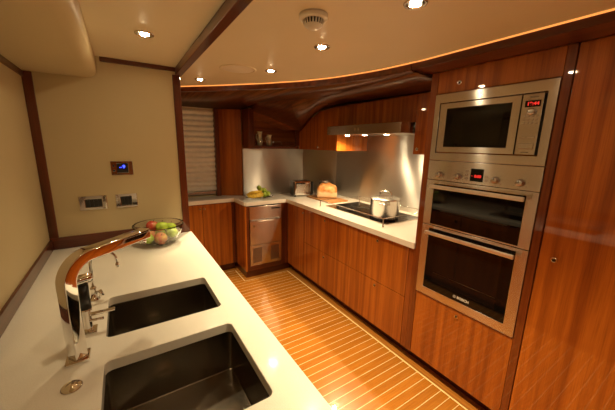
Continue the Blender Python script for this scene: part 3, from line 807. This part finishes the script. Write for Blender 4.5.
# ------------------------------------------------------------------ oven tower
YF, YN = 1.119, .525
t = thing('oven_tower', 'tall mahogany cabinet that holds the microwave and the double oven', 'cabinet', (1.95, .84, 0))
bm = bmesh.new()
box(bm, 1.662, 2.34, 1.150, 1.165, .09, 1.99); box(bm, 1.662, 2.34, .500, .512, .09, 1.99)
box(bm, 2.30, 2.34, .513, 1.149, .09, 1.99); box(bm, 1.662, 2.29, .513, 1.149, 1.875, 1.99); box(bm, 1.662, 2.29, .513, 1.149, .09, .55)
obj('carcass', bm, 'veneer', t)
obj('stile', BX(XO-.003, 1.661, 1.1205, 1.166, .096, 1.9915), 'stile', t, .002)
obj('filler_strip', BX(XO-.002, 1.661, 1.1675, 1.209, .096, .866), 'stile', t, .002)
obj('stile', BX(XO-.003, 1.661, .489, .5235, .096, 1.9915), 'stile', t, .002)
f = obj('top_door', BX(XO, 1.660, .5255, 1.119, 1.868, 1.9915), 'veneer', t, .0015)
push_knob(f, (XO-.0005, .985, 1.914), r=.012)
f = obj('drawer', BX(XO, 1.660, .5255, 1.119, .098, .580), 'veneer', t, .0015)
push_knob(f, (XO-.0005, .827, .541), r=.012)
obj('kick_plate', BX(1.715, 1.73, .49, 1.21, .001, .089), 'solid_y', t)
for k, (y0, y1) in enumerate(((-.24, .486), (-.97, -.243))):
    t = thing('tall_cupboard', ['tall glossy mahogany cupboard door beside the oven tower', 'second tall mahogany cupboard, farthest from the oven tower'][k], 'cabinet', (1.95, (y0+y1)/2, 0), 'tall cupboards')
    obj('carcass', BX(1.662, 2.34, y0, y1, .09, 1.99), 'veneer', t)
    f = obj('door', BX(XO, 1.660, y0+.0015, y1-.001, .098, 1.9915), 'veneer', t, .0015)
    push_knob(f, (XO-.0005, y1-.059, 1.057), r=.0135)
    obj('kick_plate', BX(1.715, 1.73, y0, y1, .001, .089), 'solid_y', t)

# microwave
t = thing('microwave_oven', 'built-in steel microwave above the double oven', 'microwave', (1.85, .82, 1.478))
def frame_x(y0, y1, z0, z1, iy0, iy1, iz0, iz1, x0, x1, name, mat, par, bev=.002):
    bm = plate([(y0, z0), (y1, z0), (y1, z1), (y0, z1)], [[(iy0, iz0), (iy1, iz0), (iy1, iz1), (iy0, iz1)]], x0, x1)
    for v in bm.verts: v.co = Vector((v.co.z, v.co.x, v.co.y))
    bmesh.ops.recalc_face_normals(bm, faces=bm.faces)
    return obj(name, bm, mat, par, bev)
XS = 1.627
frame_x(YN, YF, 1.480, 1.863, .562, 1.086, 1.524, 1.812, XS, 1.655, 'trim_frame', 'steel_r', t)
obj('body', BX(1.652, 2.10, .566, 1.082, 1.528, 1.808), 'black', t)
f = frame_x(.663, 1.082, 1.529, 1.808, .700, 1.039, 1.560, 1.778, XS+.003, 1.650, 'door', 'steel_r', t)
obj('door_glass', BX(XS+.007, 1.650, .699, 1.040, 1.559, 1.779), 'black_glass', f)
obj('viewing_window', BX(XS+.0063, XS+.0069, .735, 1.005, 1.580, 1.752), plain('mesh_window', (.010, .008, .004), .12, 0, .05, 5, 0, .3), f)
f = obj('control_panel', BX(XS+.003, 1.650, .574, .658, 1.529, 1.808), 'steel_r', t, .002)
obj('display', BX(XS+.002, XS+.0045, .583, .645, 1.749, 1.778), 'black_glass', f)
text_on_x('red_digits', '19:44', XS+.0016, .613, 1.763, .022, 'red', f, .0006)
text_on_x('brand_lettering', 'BOSCH', XS+.0026, .612, 1.793, .010, 'print', f)
obj('dial', lathe(bmesh.new(), [(.0165, 0), (.016, .014), (.013, .018), (0, .018)], (XS+.003, .612, 1.727), 28, (-1, 0, 0)), 'satin', f)
for r_ in range(3):
    for c_ in range(4):
        obj('button', BX(XS-.0005, XS+.003, .585+c_*.0165, .594+c_*.0165, 1.672+r_*.016, 1.681+r_*.016), 'satin', f, .0015)
for c_ in range(2): obj('button', BX(XS-.001, XS+.003, .585+c_*.034, .611+c_*.034, 1.607, 1.614), 'satin', f, .001)
obj('door_opener', BX(XS-.001, XS+.003, .584, .646, 1.556, 1.582), 'satin', f, .002)
text_on_x('small_lettering', 'automatic', XS+.0026, .615, 1.541, .008, 'print', f)

# double oven
t = thing('double_oven', 'built-in brushed steel double oven with two black glass doors', 'oven', (1.9, .82, .588))
obj('body', BX(1.655, 2.22, .530, 1.114, .590, 1.474), 'black', t)
f = obj('control_panel', BX(XS, 1.6545, YN, YF, 1.360, 1.477), 'steel_r', t, .002)
for i, y in enumerate((1.036, .921, .721, .608)):
    k = obj('knob', lathe(bmesh.new(), [(.0195, 0), (.0195, .004), (.016, .006), (.0155, .022), (.013, .024), (0, .024)], (XS, y, 1.394), 28, (-1, 0, 0)), 'satin', f)
    obj('pointer', BX(XS-.0262, XS-.0235, y-.0012, y+.0012, 1.396, 1.409), 'print', k)
    bm = bmesh.new()
    for q in range(7):
        a = radians(-120+40*q); box(bm, XS-.0008, XS, y+.032*sin(a)-.0014, y+.032*sin(a)+.0014, 1.394+.032*cos(a)-.0014, 1.394+.032*cos(a)+.0014)
    obj('scale_marks', bm, 'print', f)
for y in (.874, .766):
    for z_ in (1.388, 1.408, 1.428) if y > .8 else (1.388, 1.408):
        obj('button', lathe(bmesh.new(), [(.0065, 0), (.006, .004), (0, .005)], (XS, y, z_), 16, (-1, 0, 0)), 'satin', f)
f2 = obj('display', BX(XS-.0015, XS, .784, .852, 1.376, 1.445), 'black_glass', f)
text_on_x('red_digits', '0:00', XS-.0022, .812, 1.404, .021, 'red', f2, .0008)
text_on_x('red_mark', '*', XS-.0022, .843, 1.402, .016, 'red', f2)
DO = [(1.072, 1.357, .575, 1.067, 1.080, 1.335, 1.322), (.590, 1.068, .577, 1.068, .642, 1.050, 1.030)]
for i, (z0, z1, y0, y1, gz0, gz1, hz) in enumerate(DO):
    f = frame_x(YN, YF, z0, z1, y0, y1, gz0, gz1, XS, 1.654, 'oven_door', 'steel_r', t)
    obj('door_glass', BX(XS+.003, 1.650, y0-.0005, y1+.0005, gz0-.0005, gz1+.0005), 'black_glass', f)
    obj('handle', BX(XS-.050, XS-.036, .566, 1.066, hz-.011, hz+.011), 'handle', f, .004, 3)
    for y in (.60, 1.03): obj('handle_mount', BX(XS-.0359, XS+.002, y-.010, y+.010, hz-.008, hz+.008), 'satin', f)
    obj('inner_window', BX(XS+.0022, XS+.0029, y0+.055, y1-.055, gz0+.055, gz1-.055), plain('oven_window', (.008, .005, .004), .06, 0, .05, 5, 0, .35), f)
    obj('rack', cyl(bmesh.new(), (XS+.0015, y0+.06, gz0+(.12 if i else .09)), (0, 1, 0), .0008, y1-y0-.12, 6), plain('rack_steel', (.18, .14, .10), .3, 1), f)
    if i == 0:
        pass
    else:
        text_on_x('brand_lettering', 'BOSCH', XS+.0022, .800, .668, .022, 'logo', f, .0005)
        obj('brand_emblem', lathe(bmesh.new(), [(.0085, 0), (.0085, .0008), (.0062, .0008), (.0062, 0)], (XS+.0028, .852, .668), 24, (-1, 0, 0), caps=False), 'logo', f)
        obj('brand_emblem_bar', BX(XS+.0018, XS+.0028, .8505, .8535, .662, .674), 'logo', f)

# ------------------------------------------------------------------ ceiling fittings and light
def downlight(x, y, lab, watt):
    t = thing('ceiling_downlight', lab, 'light', (x, y, ZT), 'recessed ceiling spotlights')
    z = ZT-.0002
    obj('chrome_bezel', lathe(bmesh.new(), [(.040, 0), (.040, -.003), (.036, -.006), (.030, -.005), (.027, -.001), (.027, 0)], (x, y, z), 36, caps=False), 'chrome', t)
    obj('socket', lathe(bmesh.new(), [(.0272, -.0005), (0, -.0005)], (x, y, z), 28, caps=False), 'black', t)
    obj('bulb', lathe(bmesh.new(), [(.0185, -.001), (.018, -.005), (.010, -.009), (0, -.010)], (x, y, z), 24), 'bulb', t)
    l = bpy.data.lights.new('spot_lamp', 'SPOT'); l.energy = watt; l.color = WARM; l.spot_size = radians(86); l.spot_blend = .8; l.shadow_soft_size = .018
    lo = bpy.data.objects.new('spot_lamp', l); C.objects.link(lo); lo.location = (x, y, ZT-.016)
W = 62
for x, y, lab in [(.882, .72, 'recessed ceiling spotlight cut by the top of the picture above the microwave'), (.882, 1.262, 'recessed ceiling spotlight just beyond the white smoke detector'),
                  (.882, 1.842, 'recessed ceiling spotlight near the round speaker, in line above the toaster'), (.558, 2.408, 'recessed ceiling spotlight nearest the window blind'), (.138, 1.592, 'recessed ceiling spotlight above the fruit bowl and wall switches'),
                  (.882, .16, 'recessed ceiling spotlight overhead, in front of the tall cupboard'), (.882, -.42, 'recessed ceiling spotlight behind the viewer in the galley aisle'), (.138, .62, 'recessed ceiling spotlight overhead above the sinks'), (.138, -.35, 'recessed ceiling spotlight behind the viewer over the worktop')]:
    downlight(x, y, lab, W if x > .5 else W*(.24 if y > 1 else .04))
for y in (2.275, 2.03, 1.76):
    l = bpy.data.lights.new('hood_lamp', 'SPOT'); l.energy = 24; l.color = (1, .72, .40); l.spot_size = radians(150); l.spot_blend = .6; l.shadow_soft_size = .018
    lo = bpy.data.objects.new('hood_lamp', l); C.objects.link(lo); lo.location = (1.93, y, 1.648)

sc_ = (.653, .995)
t = thing('smoke_detector', 'round white smoke detector on the galley ceiling', 'smoke detector', (*sc_, ZT))
obj('base', lathe(bmesh.new(), [(.054, 0), (.054, -.014), (.050, -.018), (.040, -.018)], (*sc_, ZT-.0003), 40), 'white_plastic', t)
obj('vent_ring', lathe(bmesh.new(), [(.037, -.018), (.033, -.034)], (*sc_, ZT-.0004), 32), 'print', t)
bm = bmesh.new()
for k in range(20):
    a = 2*pi*k/20; tube(bm, [(sc_[0]+.0385*cos(a), sc_[1]+.0385*sin(a), ZT-.018), (sc_[0]+.034*cos(a), sc_[1]+.034*sin(a), ZT-.035)], .0026, 6)
obj('fins', bm, 'white_plastic', t)
obj('cap', lathe(bmesh.new(), [(.034, -.034), (.033, -.038), (.022, -.044), (.020, -.047), (0, -.048)], (*sc_, ZT-.0004), 32), 'white_plastic', t)
t = thing('ceiling_speaker', 'flush round cream loudspeaker cover in the galley ceiling', 'speaker', (.692, 1.937, ZT))
obj('rim', lathe(bmesh.new(), [(.118, 0), (.117, -.004), (.108, -.006), (.100, -.003), (.100, 0)], (.692, 1.937, ZT-.0002), 48, caps=False), 'ceil', t)
obj('grille', lathe(bmesh.new(), [(.100, -.003), (.06, -.0045), (0, -.005)], (.692, 1.937, ZT-.0002), 48, caps=False), 'white_plastic', t)

# ------------------------------------------------------------------ world, camera
wd = bpy.data.worlds.new('night'); wd.use_nodes = True; bpy.context.scene.world = wd
wd.node_tree.nodes['Background'].inputs[0].default_value = (.02, .015, .01, 1); wd.node_tree.nodes['Background'].inputs[1].default_value = .3

cam = bpy.data.cameras.new('camera'); co = bpy.data.objects.new('camera', cam); C.objects.link(co)
yaw, pit, rol, F = .5734, -.207, .0198, 286.218
f = Vector((sin(yaw)*cos(pit), cos(yaw)*cos(pit), sin(pit))); r = Vector((cos(yaw), -sin(yaw), 0)); u = r.cross(f)
r2 = r*cos(rol)+u*sin(rol); u2 = -r*sin(rol)+u*cos(rol)
mt = Matrix((r2, u2, -f)).transposed().to_4x4(); mt.translation = Vector((0, 0, 1.5556)); co.matrix_world = mt
cam.sensor_width = 36; cam.lens = 36*F/615; cam.clip_start = .02
S = bpy.context.scene; S.camera = co
S.view_settings.view_transform = 'Standard'; S.view_settings.look = 'None'; S.view_settings.gamma = 1; S.view_settings.use_curve_mapping = False
S.view_settings.exposure = 0.26
S.cycles.max_bounces = 16; S.cycles.diffuse_bounces = 3; S.cycles.glossy_bounces = 5; S.cycles.transmission_bounces = 16; S.cycles.sample_clamp_indirect = 4
S.cycles.use_denoising = True
